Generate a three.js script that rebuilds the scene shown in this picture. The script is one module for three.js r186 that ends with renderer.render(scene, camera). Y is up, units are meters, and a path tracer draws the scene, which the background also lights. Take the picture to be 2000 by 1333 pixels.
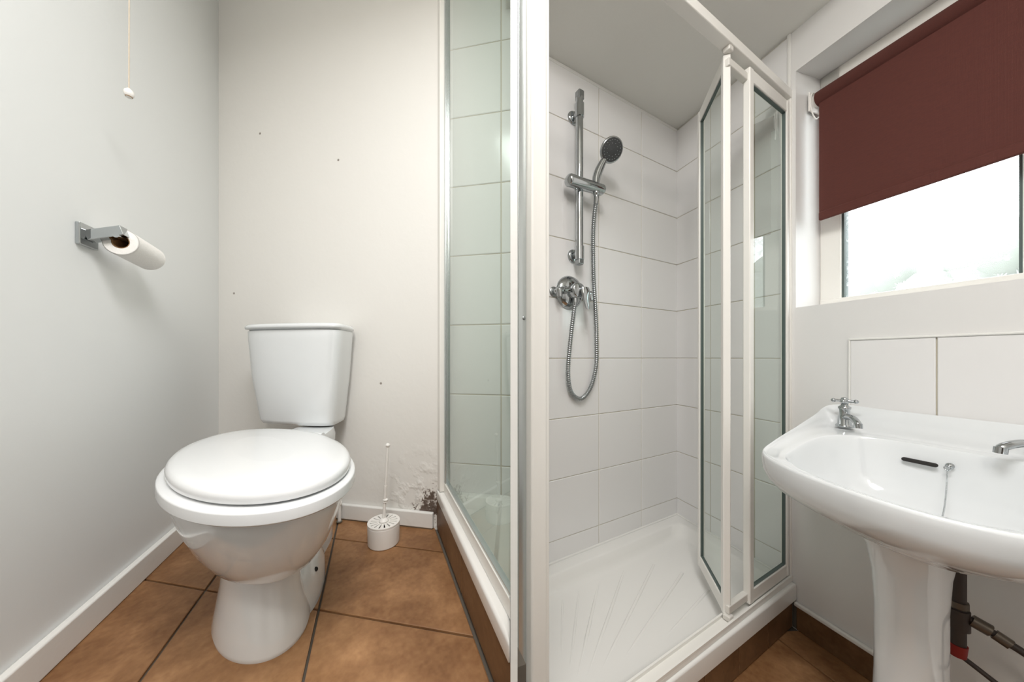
import * as THREE from 'three';
import { RoundedBoxGeometry } from 'three/addons/geometries/RoundedBoxGeometry.js';
import { RectAreaLightUniformsLib } from 'three/addons/lights/RectAreaLightUniformsLib.js';
import { mergeGeometries } from 'three/addons/utils/BufferGeometryUtils.js';

// ---------------------------------------------------------------- camera, sky, lamps, exposure
RectAreaLightUniformsLib.init();
const scene = new THREE.Scene();
const FL = 600;                                   // focal length in pixels of a 2000 x 1333 frame
const camera = new THREE.PerspectiveCamera(2 * Math.atan(1333 / 2 / FL) * 180 / Math.PI, 2000 / 1333, 0.02, 60);
camera.position.set(0, 1.03, 0);
camera.lookAt(0, 1.03, -1);
camera.setViewOffset(2000, 1333, 40, -31.5, 2000, 1333);   // shift lens, level camera
const renderer = new THREE.WebGLRenderer();
renderer.toneMapping = THREE.LinearToneMapping;
renderer.toneMappingExposure = 1.08;
renderer.shadowMap.enabled = true;
scene.background = new THREE.Color(4.8, 4.95, 5.1);        // flat white overcast
const GLOBE = { at: [-0.05, 2.34, -0.6], power: 1.85, color: [1, 0.985, 0.965], radius: 0.12 };
const ADDED_PANEL = { at: [0.015, 2.42, 0.04], size: 0.6, power: 19, color: [0.99, 0.985, 0.995] };  // unseen panel added above the camera to light both rooms from overhead

// ---------------------------------------------------------------- small tools
let seed = 7;
const rnd = () => { seed = (seed * 1664525 + 1013904223) % 4294967296; return seed / 4294967296; };
const V = (x, y, z) => new THREE.Vector3(x, y, z);
const used = {};
function numbered(name) { const n = used[name] = (used[name] ?? -1) + 1; return n ? `${name}_${String(n).padStart(3, '0')}` : name; }
// plan points are [x, d]: x to the right, d the distance ahead of the camera's plane (world z = -d)
const along = (o, dir, t) => [o[0] + dir[0] * t, o[1] + dir[1] * t];
// a frame: origin plan point, local x along dir, local y up, local z = x cross y
function place(o, origin, dir, y = 0) {
  o.position.set(origin[0], y, -origin[1]);
  o.rotation.y = Math.atan2(dir[1], dir[0]);
  return o;
}
function thing(name, label, category, origin, dir, y = 0, group) {
  const o = new THREE.Group(); o.name = numbered(name); scene.add(o); place(o, origin, dir, y);
  o.userData = { label, category }; if (group) o.userData.group = group;
  return o;
}
function tag(o, label, category, group) { o.userData.label = label; o.userData.category = category; if (group) o.userData.group = group; return o; }
function merged(g) { if (!Array.isArray(g)) return g; const a = g.map((x) => { const n = x.index ? x.toNonIndexed() : x; for (const k of Object.keys(n.attributes)) if (!['position', 'normal', 'uv'].includes(k)) n.deleteAttribute(k); return n; }); return a.length > 1 ? mergeGeometries(a) : a[0]; }
function part(name, g, m, parent, label) {
  const o = new THREE.Mesh(merged(g), m); o.name = numbered(name); o.castShadow = o.receiveShadow = true;
  (parent ?? scene).add(o); if (label) o.userData.label = label;
  return o;
}
function struct(name, g, m) { const o = part(name, g, m); o.userData.kind = 'structure'; return o; }
// uv in metres by the main direction of each face
function metreUV(g) {
  const n = g.index ? g.toNonIndexed() : g, p = n.attributes.position, uv = new Float32Array(p.count * 2), a = V(), b = V(), c = V();
  for (let i = 0; i < p.count; i += 3) {
    a.fromBufferAttribute(p, i); b.fromBufferAttribute(p, i + 1); c.fromBufferAttribute(p, i + 2);
    const nn = b.clone().sub(a).cross(c.clone().sub(a)), ax = Math.abs(nn.x), ay = Math.abs(nn.y), az = Math.abs(nn.z);
    [a, b, c].forEach((v, k) => { const [u, w] = ay >= ax && ay >= az ? [v.x, v.z] : ax > az ? [v.z, v.y] : [v.x, v.y]; uv[(i + k) * 2] = u; uv[(i + k) * 2 + 1] = w; });
  }
  n.setAttribute('uv', new THREE.BufferAttribute(uv, 2));
  return n;
}
function box(x0, x1, y0, y1, z0, z1, r = 0) {
  const w = x1 - x0, h = y1 - y0, d = z1 - z0;
  const g = r ? new RoundedBoxGeometry(w, h, d, 2, Math.min(r, w / 2.01, h / 2.01, d / 2.01)) : new THREE.BoxGeometry(w, h, d);
  g.translate((x0 + x1) / 2, (y0 + y1) / 2, (z0 + z1) / 2);
  return metreUV(g);
}
function tube(pts, r, seg = 40, rs = 10, closed = false, tension = 0.5) {
  const c = new THREE.CatmullRomCurve3(pts.map((p) => V(...p)), closed, 'catmullrom', tension);
  return new THREE.TubeGeometry(c, seg, r, rs, closed);
}
function rod(a, b, r0, r1 = r0, rs = 20) {
  const A = V(...a), B = V(...b), d = B.clone().sub(A), g = new THREE.CylinderGeometry(r1, r0, d.length(), rs);
  g.applyQuaternion(new THREE.Quaternion().setFromUnitVectors(V(0, 1, 0), d.clone().normalize()));
  const m = A.add(B).multiplyScalar(0.5); g.translate(m.x, m.y, m.z); return g;
}
function ball(c, r, sx = 1, sy = 1, sz = 1) { const g = new THREE.SphereGeometry(r, 20, 14); g.scale(sx, sy, sz); g.translate(...c); return g; }
function lathe(profile, seg = 40) { return new THREE.LatheGeometry(profile.map(([r, y]) => new THREE.Vector2(r, y)), seg); }
// lathe about an axis from a towards b
function latheAlong(profile, a, b, seg = 32) {
  const g = lathe(profile, seg), d = V(...b).sub(V(...a)).normalize();
  g.applyQuaternion(new THREE.Quaternion().setFromUnitVectors(V(0, 1, 0), d)); g.translate(...a); return g;
}
// skin over closed loops of equal length; loops are arrays of [x, y, z]
function skin(loops, capStart = true, capEnd = true) {
  const n = loops[0].length, pos = [], idx = [], uv = [];
  loops.forEach((l, j) => l.forEach((p, i) => { pos.push(...p); uv.push(i / n, j / loops.length); }));
  for (let j = 0; j < loops.length - 1; j++) for (let i = 0; i < n; i++) {
    const a = j * n + i, b = j * n + (i + 1) % n, c = a + n, d = b + n; idx.push(a, b, d, a, d, c);
  }
  const cap = (j, flip) => {
    const l = loops[j], c = [0, 1, 2].map((k) => l.reduce((s, p) => s + p[k], 0) / n), ci = pos.length / 3, base = ci + 1;
    pos.push(...c); uv.push(0.5, 0.5); l.forEach((p) => { pos.push(...p); uv.push(0.5, 0.5); });
    for (let i = 0; i < n; i++) { const a = base + i, b = base + (i + 1) % n; flip ? idx.push(ci, b, a) : idx.push(ci, a, b); }
  };
  if (capStart) cap(0, true);
  if (capEnd) cap(loops.length - 1, false);
  const g = new THREE.BufferGeometry();
  g.setAttribute('position', new THREE.Float32BufferAttribute(pos, 3)); g.setAttribute('uv', new THREE.Float32BufferAttribute(uv, 2));
  g.setIndex(idx); g.computeVertexNormals(); return g;
}
// prism over a convex polygon with a small chamfer on its upper edge; polygon points [x, z] in local axes
function slabTile(poly, y0, y1, bevel) {
  let area = 0; poly.forEach((p, i) => { const q = poly[(i + 1) % poly.length]; area += p[0] * q[1] - q[0] * p[1]; });
  if (area > 0) poly = [...poly].reverse();
  const n = poly.length, cx = poly.reduce((s, p) => s + p[0], 0) / n, cz = poly.reduce((s, p) => s + p[1], 0) / n;
  const inset = (p) => { const l = Math.hypot(p[0] - cx, p[1] - cz), k = Math.max(0, 1 - bevel * 1.4 / l); return [cx + (p[0] - cx) * k, cz + (p[1] - cz) * k]; };
  const top = poly.map(inset), pos = [], tri = (...v) => v.forEach((p) => pos.push(...p));
  for (let i = 0; i < n; i++) {
    const j = (i + 1) % n, A = poly[i], B = poly[j], a = top[i], b = top[j], ym = y1 - bevel * 0.7;
    tri([A[0], y0, A[1]], [B[0], y0, B[1]], [B[0], ym, B[1]]); tri([A[0], y0, A[1]], [B[0], ym, B[1]], [A[0], ym, A[1]]);
    tri([A[0], ym, A[1]], [B[0], ym, B[1]], [b[0], y1, b[1]]); tri([A[0], ym, A[1]], [b[0], y1, b[1]], [a[0], y1, a[1]]);
    tri([cx, y1, cz], [a[0], y1, a[1]], [b[0], y1, b[1]]);
  }
  const g = new THREE.BufferGeometry(); g.setAttribute('position', new THREE.Float32BufferAttribute(pos, 3));
  g.computeVertexNormals(); return metreUV(g);
}
// upright tile x0..x1, y0..y1, its face at local z1
function wallTile(x0, x1, y0, y1, z0, z1, bevel = 0.0022) {
  const g = slabTile([[x0, -y0], [x1, -y0], [x1, -y1], [x0, -y1]], z0, z1, bevel); g.rotateX(Math.PI / 2);   // (x, z, y) -> upright
  return metreUV(g);
}
function clip(poly, region) {                      // Sutherland-Hodgman, both convex
  let a = 0; region.forEach((p, i) => { const q = region[(i + 1) % region.length]; a += p[0] * q[1] - q[0] * p[1]; });
  const R = a > 0 ? region : [...region].reverse();
  let out = poly;
  R.forEach((p, i) => {
    const q = R[(i + 1) % R.length], side = (v) => (q[0] - p[0]) * (v[1] - p[1]) - (q[1] - p[1]) * (v[0] - p[0]), src = out; out = [];
    src.forEach((v, k) => {
      const w = src[(k + 1) % src.length], sv = side(v), sw = side(w);
      if (sv >= 0) out.push(v);
      if ((sv >= 0) !== (sw >= 0)) { const t = sv / (sv - sw); out.push([v[0] + (w[0] - v[0]) * t, v[1] + (w[1] - v[1]) * t]); }
    });
  });
  return out;
}
function polyArea(p) { let a = 0; p.forEach((v, i) => { const q = p[(i + 1) % p.length]; a += v[0] * q[1] - q[0] * v[1]; }); return Math.abs(a) / 2; }
function planPrism(poly, y0, y1) {                 // world prism over plan points [x, d]
  const g = new THREE.ExtrudeGeometry(new THREE.Shape(poly.map(([x, d]) => new THREE.Vector2(x, d))), { depth: y1 - y0, bevelEnabled: false });
  g.rotateX(-Math.PI / 2); g.translate(0, y0, 0); return metreUV(g);
}
// a wall slab between plan points a and b, thick on the side given by sign
function wallSlab(a, b, y0, y1, thick) {
  const l = Math.hypot(b[0] - a[0], b[1] - a[1]), n = [-(b[1] - a[1]) / l * thick, (b[0] - a[0]) / l * thick];
  return planPrism([a, b, [b[0] + n[0], b[1] + n[1]], [a[0] + n[0], a[1] + n[1]]], y0, y1);
}

// ---------------------------------------------------------------- textures
const hash = (x, y, s) => { let h = (x * 374761393 + y * 668265263 + s * 1442695041) | 0; h = Math.imul(h ^ (h >>> 13), 1274126177); return ((h ^ (h >>> 16)) >>> 0) / 4294967296; };
function noise(x, y, s, period) {
  const ix = Math.floor(x), iy = Math.floor(y), fx = x - ix, fy = y - iy, u = fx * fx * (3 - 2 * fx), v = fy * fy * (3 - 2 * fy), w = (k) => ((k % period) + period) % period;
  const a = hash(w(ix), w(iy), s), b = hash(w(ix + 1), w(iy), s), c = hash(w(ix), w(iy + 1), s), d = hash(w(ix + 1), w(iy + 1), s);
  return a + (b - a) * u + (c - a) * v + (a - b - c + d) * u * v;
}
function fbm(x, y, s, period, oct = 4) { let t = 0, a = 0.5, n = 0; for (let i = 0; i < oct; i++) { t += a * noise(x, y, s + i * 17, period); n += a; x *= 2; y *= 2; period *= 2; a *= 0.5; } return t / n; }
function texture(w, h, f, srgb, repeat) {
  const data = new Uint8Array(w * h * 4);
  for (let y = 0; y < h; y++) for (let x = 0; x < w; x++) { const c = f(x / w, y / h), i = (y * w + x) * 4; data[i] = c[0]; data[i + 1] = c[1]; data[i + 2] = c[2]; data[i + 3] = 255; }
  const t = new THREE.DataTexture(data, w, h); t.magFilter = t.minFilter = THREE.LinearFilter; t.wrapS = t.wrapT = THREE.RepeatWrapping;
  if (srgb) t.colorSpace = THREE.SRGBColorSpace;
  if (repeat) t.repeat.set(...repeat);
  t.needsUpdate = true; return t;
}
const grey = (v) => { const k = Math.max(0, Math.min(255, v * 255)); return [k, k, k]; };
const paintBump = texture(512, 512, (u, v) => grey(0.6 * fbm(u * 12, v * 12, 3, 12, 5) + 0.4 * fbm(u * 60, v * 60, 9, 60, 3)), false, [1 / 0.6, 1 / 0.6]);
const waveBump = texture(256, 256, (u, v) => grey(fbm(u * 5, v * 5, 21, 5, 2)), false, [1 / 0.7, 1 / 0.7]);
const clay = (dark) => texture(1024, 1024, (u, v) => {
  const big = fbm(u * 5, v * 5, 31, 5, 4), mid = fbm(u * 18, v * 18, 47, 18, 4), fine = fbm(u * 110, v * 110, 53, 110, 3);
  const k = Math.min(1, Math.max(0, (big - 0.5) * 1.9 + (mid - 0.5) * 1.1 + 0.5)), g = (fine - 0.5) * 26, m = dark;
  return [(130 + 44 * k + g) * m, (91 + 40 * k + g) * m, (57 + 34 * k + g * 0.8) * m].map((c) => Math.max(0, Math.min(255, c)));
}, true, [1 / 1.1, 1 / 1.1]);
const clayMap = clay(1), clayDark = clay(0.74);
const weave = texture(256, 256, (u, v) => grey(0.5 + 0.25 * Math.sin(u * 2 * Math.PI * 64) + 0.25 * Math.sin(v * 2 * Math.PI * 64)), false, [1 / 0.08, 1 / 0.08]);
const plainBlind = texture(256, 256, (u, v) => { const k = 0.93 + 0.1 * fbm(u * 40, v * 160, 71, 40, 2); return [92 * k, 46 * k, 38 * k]; }, true, [1 / 0.3, 1 / 0.3]);
// pressed leaf pattern of the obscured glass: clusters of short ribs
const leafGlass = (() => {
  const N = 512, h = new Float32Array(N * N); let s = 99; const r = () => { s = (s * 1664525 + 1013904223) % 4294967296; return s / 4294967296; };
  for (let q = 0; q < 90; q++) {
    const cx = r() * N, cy = r() * N, turn = r() * 6.283, ribs = 7 + Math.floor(r() * 5);
    for (let k = 0; k < ribs; k++) {
      const a = turn + (k - ribs / 2) * 0.38, L = 18 + r() * 16;
      for (let t = 5; t < L; t += 0.5) for (let w = -2; w <= 2; w++) {
        const x = Math.round(cx + Math.cos(a) * t - Math.sin(a) * w + N) % N, y = Math.round(cy + Math.sin(a) * t + Math.cos(a) * w + N) % N;
        h[y * N + x] = Math.max(h[y * N + x], (1 - Math.abs(w) / 3) * Math.sin(Math.PI * (t - 4) / (L - 4)));
      }
    }
  }
  return (u, v) => h[Math.floor(v * N) % N * N + Math.floor(u * N) % N];
})();
const leafRough = texture(512, 512, (u, v) => { const k = 255 * (0.38 + 0.5 * leafGlass(u, v)); return [k, k, k]; }, false, [1 / 0.32, 1 / 0.32]);
const leafBump = texture(512, 512, (u, v) => grey(leafGlass(u, v)), false, [1 / 0.32, 1 / 0.32]);
// the painted back wall: mould in its lower right corner and blistered paint above the skirting (u 0..1 over 1.24 m, v over 2.6 m)
const inWall = (u, v) => [(u - 1) * 1.24 + 0.04, v * 2.6];
const damp = (u, v) => { const [x, y] = inWall(u, v); return Math.exp(-(((x + 0.04) / 0.15) ** 2) - (((y - 0.07) / 0.17) ** 2)); };
const backMap = texture(1024, 2048, (u, v) => {
  const [x, y] = inWall(u, v), d = Math.exp(-(((x + 0.012) / 0.045) ** 2) - (((y - 0.1) / 0.075) ** 2)) + 0.7 * Math.exp(-(((x + 0.06) / 0.06) ** 2) - (((y - 0.066) / 0.03) ** 2));
  const g = fbm(u * 90, v * 180, 5, 90, 3), s = fbm(u * 260, v * 520, 8, 260, 2), m = Math.max(0, Math.min(1, (d * 1.25 + (g - 0.5) * 1.5 + (s - 0.5) * 1.1 - 0.8) * 2.2)) * Math.min(1, d * 5);
  const c = [232, 230, 225], k = [62, 46, 36]; let spot = 0;
  for (const [sx, sy] of [[-0.936, 0.935], [-0.42, 1.46], [-0.23, 0.55], [-0.8, 1.62]]) spot = Math.max(spot, 1 - Math.hypot(x - sx, y - sy) / 0.0055);
  const t = Math.max(m * 0.8, Math.min(0.5, Math.max(0, spot * 1.5)));
  return c.map((a, i) => a + (k[i] - a) * t);
}, true);
const backBump = texture(1024, 2048, (u, v) => grey(0.06 * fbm(u * 60, v * 120, 13, 60, 3) + 0.7 * damp(u, v) * Math.max(0, fbm(u * 34, v * 70, 15, 34, 4) - 0.45) * 3.2), false);
backMap.wrapS = backMap.wrapT = backBump.wrapS = backBump.wrapT = THREE.ClampToEdgeWrapping;

// ---------------------------------------------------------------- materials
const std = (c, roughness, o = {}) => new THREE.MeshStandardMaterial({ color: c, roughness, ...o });
const phys = (c, roughness, o = {}) => new THREE.MeshPhysicalMaterial({ color: c, roughness, ...o });
const M = {
  paint: std('#e6e5e3', 0.5, { bumpMap: paintBump, bumpScale: 0.0004 }),
  paintCoolLight: std('#e8eae9', 0.42, { bumpMap: paintBump, bumpScale: 0.0004 }),  // cool tint puts the cooler light on the left wall into its colour
  back: std('#ffffff', 0.55, { map: backMap, bumpMap: backBump, bumpScale: 0.008 }),
  ceiling: std('#e9e8e2', 0.8, { bumpMap: paintBump, bumpScale: 0.0008 }),
  gloss: std('#ebeae6', 0.25, { bumpMap: paintBump, bumpScale: 0.0006 }),
  tile: std('#ecebea', 0.14, { bumpMap: waveBump, bumpScale: 0.0008 }),
  grout: std('#c6bda6', 0.9),
  grime: std('#6f6a5c', 0.9),
  clay: std('#ffffff', 0.5, { map: clayMap, bumpMap: clayMap, bumpScale: 0.0012 }),
  clayDark: std('#ffffff', 0.45, { map: clayDark }),
  floorGrout: std('#5d564d', 0.9),
  china: phys('#e6e9ea', 0.1, { clearcoat: 0.6, clearcoatRoughness: 0.04 }),
  seat: phys('#eaeced', 0.16, { clearcoat: 0.4, clearcoatRoughness: 0.06 }),
  acrylic: std('#ecebe7', 0.22),
  frameWhite: std('#eceae4', 0.3),
  alu: std('#c9cfcf', 0.25, { metalness: 0.8 }),
  chrome: std('#b9bdbf', 0.07, { metalness: 1 }),
  chromeDull: std('#9fa3a4', 0.3, { metalness: 1 }),
  glass: phys('#eaf2ee', 0.0, { transmission: 1, thickness: 0, ior: 1.5 }),
  glassEdge: std('#56625f', 0.4),
  rubber: std('#2e3131', 0.6),
  frosted: phys('#f4f8f8', 1.0, { transmission: 1, thickness: 0, ior: 1.5, roughnessMap: leafRough, bumpMap: leafBump, bumpScale: 0.002 }),
  blind: std('#ffffff', 0.85, { map: plainBlind, bumpMap: weave, bumpScale: 0.0003 }),
  paper: std('#f0eeea', 0.95, { bumpMap: paintBump, bumpScale: 0.001 }),
  card: std('#a07b55', 0.9),
  plastic: std('#eeebe6', 0.35),
  plasticClear: std('#dcd9d2', 0.4),
  cord: std('#cfc4b4', 0.9),
  dark: std('#1d1a18', 0.7),
  pipe: std('#3a302b', 0.5),
  pipeMetal: std('#6b6258', 0.4, { metalness: 0.7 }),
  red: std('#8a1f1a', 0.5),
  opal: new THREE.MeshStandardMaterial({ color: '#fff4e6', roughness: 0.4, emissive: new THREE.Color(1, 0.8, 0.55), emissiveIntensity: 4 }),
  addedPanelGlow: new THREE.MeshStandardMaterial({ color: '#fff4e6', roughness: 0.4, emissive: new THREE.Color(1, 0.97, 0.9), emissiveIntensity: 2 }),
};

// ---------------------------------------------------------------- the place: two small rooms side by side
// right room, floor at 0: corner C, tiled wall along D1 (to the right and deeper), window wall along -D2 (towards the camera)
const FR = -0.02, FLH = 0.375, C = [1.0364, 1.7201], D1 = [0.8849, 0.4657], D2 = [-0.2622, 0.965];
const sDir = [-D2[0], -D2[1]];
const onWindow = (s, out) => [C[0] + sDir[0] * s - out * D2[1], C[1] + sDir[1] * s + out * D2[0]];   // s along the wall, out into the room
const W0 = along(C, sDir, 0.52);                  // the shower screen's line starts here and runs along -D1
// left room, floor at FLH: corner K, foot R of the screen, back wall along B, left wall along A (deeper)
const R = [-0.2138, 1.1766], A = [-0.3579, 0.9337], B = [0.9824, -0.1865], K = along(R, B, -1.0181), AN = [-A[0], -A[1]];
const PD = [0.0731, 0.9973];                      // line of the thin partition between the rooms
const P0 = [0.0366, 0.5], CEIL = 2.3, CEIL2 = 2.8;

// ground slabs
const riserFoot = along(R, A, -0.86), leftWallNear = along(K, A, -0.93);
const leftFloor = [leftWallNear, K, along(R, B, -0.004), along(riserFoot, B, -0.004)];
const floorL = struct('floor', planPrism([[-1.7, 0.36], [0.02, 0.36], [0.13, 1.5], [-1.7, 1.5]], FR - 0.15, FLH - 0.006), M.floorGrout);
{
  const Q = [-0.448, 0.796];
  for (let i = -4; i < 1; i++) for (let j = -2; j < 3; j++) {
    const g = 0.0034, c = (u, v) => [Q[0] + B[0] * (u > 0.5 ? 0.45 : 0.363) * u + A[0] * 0.335 * v, Q[1] + B[1] * (u > 0.5 ? 0.45 : 0.363) * u + A[1] * 0.335 * v];
    const p = clip([c(i + g / 0.36, j + g / 0.33), c(i + 1 - g / 0.36, j + g / 0.33), c(i + 1 - g / 0.36, j + 1 - g / 0.33), c(i + g / 0.36, j + 1 - g / 0.33)], leftFloor);
    if (p.length > 2 && polyArea(p) > 0.002) part('tile', slabTile(p.map(([x, d]) => [x, -d]), FLH - 0.01, FLH + (rnd() - 0.5) * 0.001, 0.002), M.clay, floorL);
  }
}
const floorR = struct('floor', planPrism([[-1.7, -1.3], [1.9, -1.3], [1.9, 2.0], [0.15, 2.0], [0.03, 0.36], [-1.7, 0.36]], FR - 0.15, FR - 0.006), M.floorGrout);
{
  const area = [onWindow(0.56, 0), onWindow(1.6, 0), onWindow(1.6, 1.2), onWindow(0.3, 1.12)];
  const Q = onWindow(0.78, 0.12);
  for (let i = -2; i < 5; i++) for (let j = -3; j < 6; j++) {
    const g = 0.008, c = (u, v) => [Q[0] - D1[0] * 0.33 * u + sDir[0] * 0.3 * v, Q[1] - D1[1] * 0.33 * u + sDir[1] * 0.3 * v];
    const p = clip([c(i + g, j + g), c(i + 1 - g, j + g), c(i + 1 - g, j + 1 - g), c(i + g, j + 1 - g)], area);
    if (p.length > 2 && polyArea(p) > 0.002) part('tile', slabTile(p.map(([x, d]) => [x, -d]), FR - 0.01, FR, 0.002), M.clay, floorR);
  }
}
struct('ceiling', planPrism([[0.03, 0.9], [1.35, 0.9], [1.5, 2.1], [0.16, 2.1]], CEIL, CEIL + 0.1), M.ceiling);
struct('ceiling', planPrism([[-1.9, -1.3], [2.2, -1.3], [2.2, 0.9], [0.16, 2.1], [-1.9, 2.1]], CEIL2, CEIL2 + 0.1), M.ceiling);
struct('wall_bulkhead', planPrism([[0.07, 0.9], [1.36, 0.9], [1.36, 0.92], [0.07, 0.92]], CEIL, CEIL2), M.paint);

// walls of the left room
const leftWall = struct('wall_left', wallSlab(K, leftWallNear, FR - 0.1, CEIL2, 0.1 * -1), M.paintCoolLight);
const backWall = struct('wall_back', (() => {
  const g = box(-1.12, 0.33, -0.4, CEIL2 - FLH, -0.1, 0), uv = g.attributes.uv;
  for (let i = 0; i < uv.count; i++) uv.setXY(i, (uv.getX(i) - 0.04) / 1.24 + 1, uv.getY(i) / 2.6);
  return g;
})(), M.back);
place(backWall, R, B, FLH);
part('grout', box(0.02, 0.32, 0.1, CEIL2 - FLH, 0, 0.002), M.grout, backWall);
for (let r = -1; r < 9; r++) for (let c = -1; c < 2; c++) {
  const x0 = Math.max(0.02, -0.046 + c * 0.3) + 0.0018, x1 = Math.min(0.305, 0.254 + c * 0.3) - 0.0018 + (c < 0 ? 0 : 0), y0 = Math.max(0.14, 0.255 + r * 0.2602) + 0.0016, y1 = Math.min(CEIL2 - FLH, 0.255 + (r + 1) * 0.2602) - 0.0016;
  if (x1 - x0 > 0.015 && y1 > y0) part('tile', wallTile(x0, x1, y0, y1, 0.001, 0.005), M.tile, backWall);
}
{ // painted wooden skirting of the left room
  const b = struct('baseboard_left', box(-0.93, 0, 0, 0.07, 0, 0.018, 0.005), M.gloss); place(b, K, A, FLH);
  const k = struct('baseboard_back', box(-1.0, -0.006, 0.003, 0.063, 0, 0.016, 0.005), M.gloss); place(k, R, B, FLH);
  part('gap', box(-1.0, -0.01, 0, 0.004, 0, 0.013), M.grime, k);
}

// walls of the right room
const railWall = struct('wall_shower', box(-1.12, 0.12, -0.2, CEIL, -0.1, 0), M.paint); place(railWall, C, D1);
part('grout', box(-1.08, 0, 0.14, CEIL - 0.004, 0, 0.002), M.grout, railWall);
for (let r = -1; r < 8; r++) for (let c = 0; c < 4; c++) {
  const x1 = -c * 0.3025 - 0.0028, x0 = Math.max(-1.08, -(c + 1) * 0.3025 + 0.0005), y0 = Math.max(0.156, 0.244 + r * 0.2602) + 0.0014, y1 = Math.min(CEIL - 0.006, 0.244 + (r + 1) * 0.2602) - 0.0014;
  part('tile', wallTile(x0, x1, y0, y1, 0.001, 0.005), M.tile, railWall);
}
part('sealant', box(-1.08, 0, CEIL - 0.014, CEIL, 0, 0.008, 0.003), M.gloss, railWall);
part('sealant', box(-1.07, -0.004, 0.148, 0.161, 0, 0.011, 0.004), M.gloss, railWall);
const OP = { s0: 0.548, s1: 1.13, y0: 1.222, y1: 2.14, deep: 0.135 };
const windowWall = struct('wall_window', [
  box(-0.1, OP.s0, -0.2, CEIL, -0.22, 0), box(OP.s1, 3.2, -0.2, CEIL2, -0.22, 0), box(OP.s0, OP.s1, -0.2, OP.y0, -0.22, 0), box(OP.s0, OP.s1, OP.y1, CEIL, -0.22, 0), box(0.6, OP.s1, CEIL, CEIL2, -0.22, 0),
], M.paint); place(windowWall, C, sDir);
part('grout', box(0, 0.52, 0.14, CEIL - 0.004, 0, 0.002), M.grout, windowWall);
for (let r = -1; r < 8; r++) for (let c = 0; c < 3; c++) {
  const x0 = 0.0045 + c * 0.2, x1 = Math.min(0.524, (c + 1) * 0.2 + 0.001), y0 = Math.max(0.156, 0.244 + r * 0.2602) + 0.0014, y1 = Math.min(CEIL - 0.006, 0.244 + (r + 1) * 0.2602) - 0.0014;
  part('tile', wallTile(x0, x1, y0, y1, 0.001, 0.005), M.tile, windowWall);
}
part('sealant', box(0.004, 0.52, 0.148, 0.161, 0, 0.011, 0.004), M.gloss, windowWall);
part('tile_trim', box(0.5235, 0.5345, 0.15, CEIL, 0, 0.009, 0.003), M.gloss, windowWall);
{ // splashback above the basin
  part('grout', box(0.702, 1.30, 0.83, 1.09, 0, 0.003), M.grout, windowWall);
  for (const [x0, x1] of [[0.704, 0.8775], [0.8805, 1.055], [1.058, 1.24]]) part('tile', wallTile(x0, x1, 0.83, 1.086, 0.001, 0.008), M.tile, windowWall);
  part('tile_trim', box(0.70, 1.30, 1.086, 1.093, 0, 0.011, 0.003), M.gloss, windowWall);
  part('tile_trim', box(0.6985, 0.704, 0.84, 1.093, 0, 0.01, 0.003), M.gloss, windowWall);
}
{ // brown tiled skirting with a white bead
  const b = struct('baseboard_right', box(0.54, 1.7, FR, 0.078, 0, 0.004), M.floorGrout); place(b, C, sDir);
  for (let i = 0; i < 4; i++) part('tile', wallTile(0.555 + i * 0.3, 0.852 + i * 0.3, FR + 0.002, 0.072, 0.002, 0.01), M.clayDark, b);
  part('bead', box(0.548, 1.7, 0.07, 0.087, 0, 0.016, 0.006), M.gloss, b, 'white painted bead along the top of the brown tiles');
}
struct('wall_partition', (() => { const e = along(P0, PD, 0.78), w = 0.0058; return planPrism([[P0[0] - w, P0[1]], [P0[0] + w, P0[1]], [e[0] + w, e[1]], [e[0] - w, e[1]]], FR - 0.1, CEIL2); })(), M.gloss);
// the part of the bathroom behind the camera
struct('wall_rear', wallSlab([-1.6, -1.2], [2.2, -1.2], FR - 0.1, CEIL2, -0.1), M.paint);
{ // unseen dark wooden door added behind the camera for dark reflections in the chrome
  const d = new THREE.Group(); d.name = 'added_door_1'; d.userData.kind = 'structure'; scene.add(d); d.position.set(-0.2, FR, 1.2); d.rotation.y = Math.PI;
  const wood = std('#3a2a20', 0.5);
  part('panel', box(-0.46, 0.46, 0.0, 2.05, -0.004, 0.03, 0.004), wood, d);
  part('frame', [box(-0.53, -0.46, 0, 2.12, -0.004, 0.04, 0.004), box(0.46, 0.53, 0, 2.12, -0.004, 0.04, 0.004), box(-0.53, 0.53, 2.05, 2.12, -0.004, 0.04, 0.004)], M.gloss, d);
  part('handle', [rod([0.38, 1.0, 0.03], [0.38, 1.0, 0.07], 0.009), rod([0.38, 1.0, 0.07], [0.27, 1.0, 0.07], 0.008)], M.chrome, d);
}
struct('wall_side', wallSlab([-1.55, -1.25], [-1.55, 0.5], FR - 0.1, CEIL2, 0.1), M.paint);
struct('wall_return', wallSlab([-1.6, 0.42], [leftWallNear[0] - 0.03, 0.42], FR - 0.1, CEIL2, 0.1), M.paint);
{ // pale shrubs added outside to dim the view behind the obscured glass
  const g = []; for (let k = 0; k < 260; k++) { const y = rnd(), b = new THREE.IcosahedronGeometry(0.16 + rnd() * 0.2, 1); b.translate(4.4 + rnd() * 0.6, -1 + 3.15 * Math.sqrt(y) * (0.85 + rnd() * 0.15), -(0.6 + rnd() * 4.4)); g.push(b); }
  part('added_hedge', g, std('#8b9086', 0.9)).userData.kind = 'stuff';
}
struct('ground', planPrism([[1.7, -12], [14, -12], [14, 14], [1.7, 14]], -1.2, -1.1), std('#6d7068', 0.9));

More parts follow.
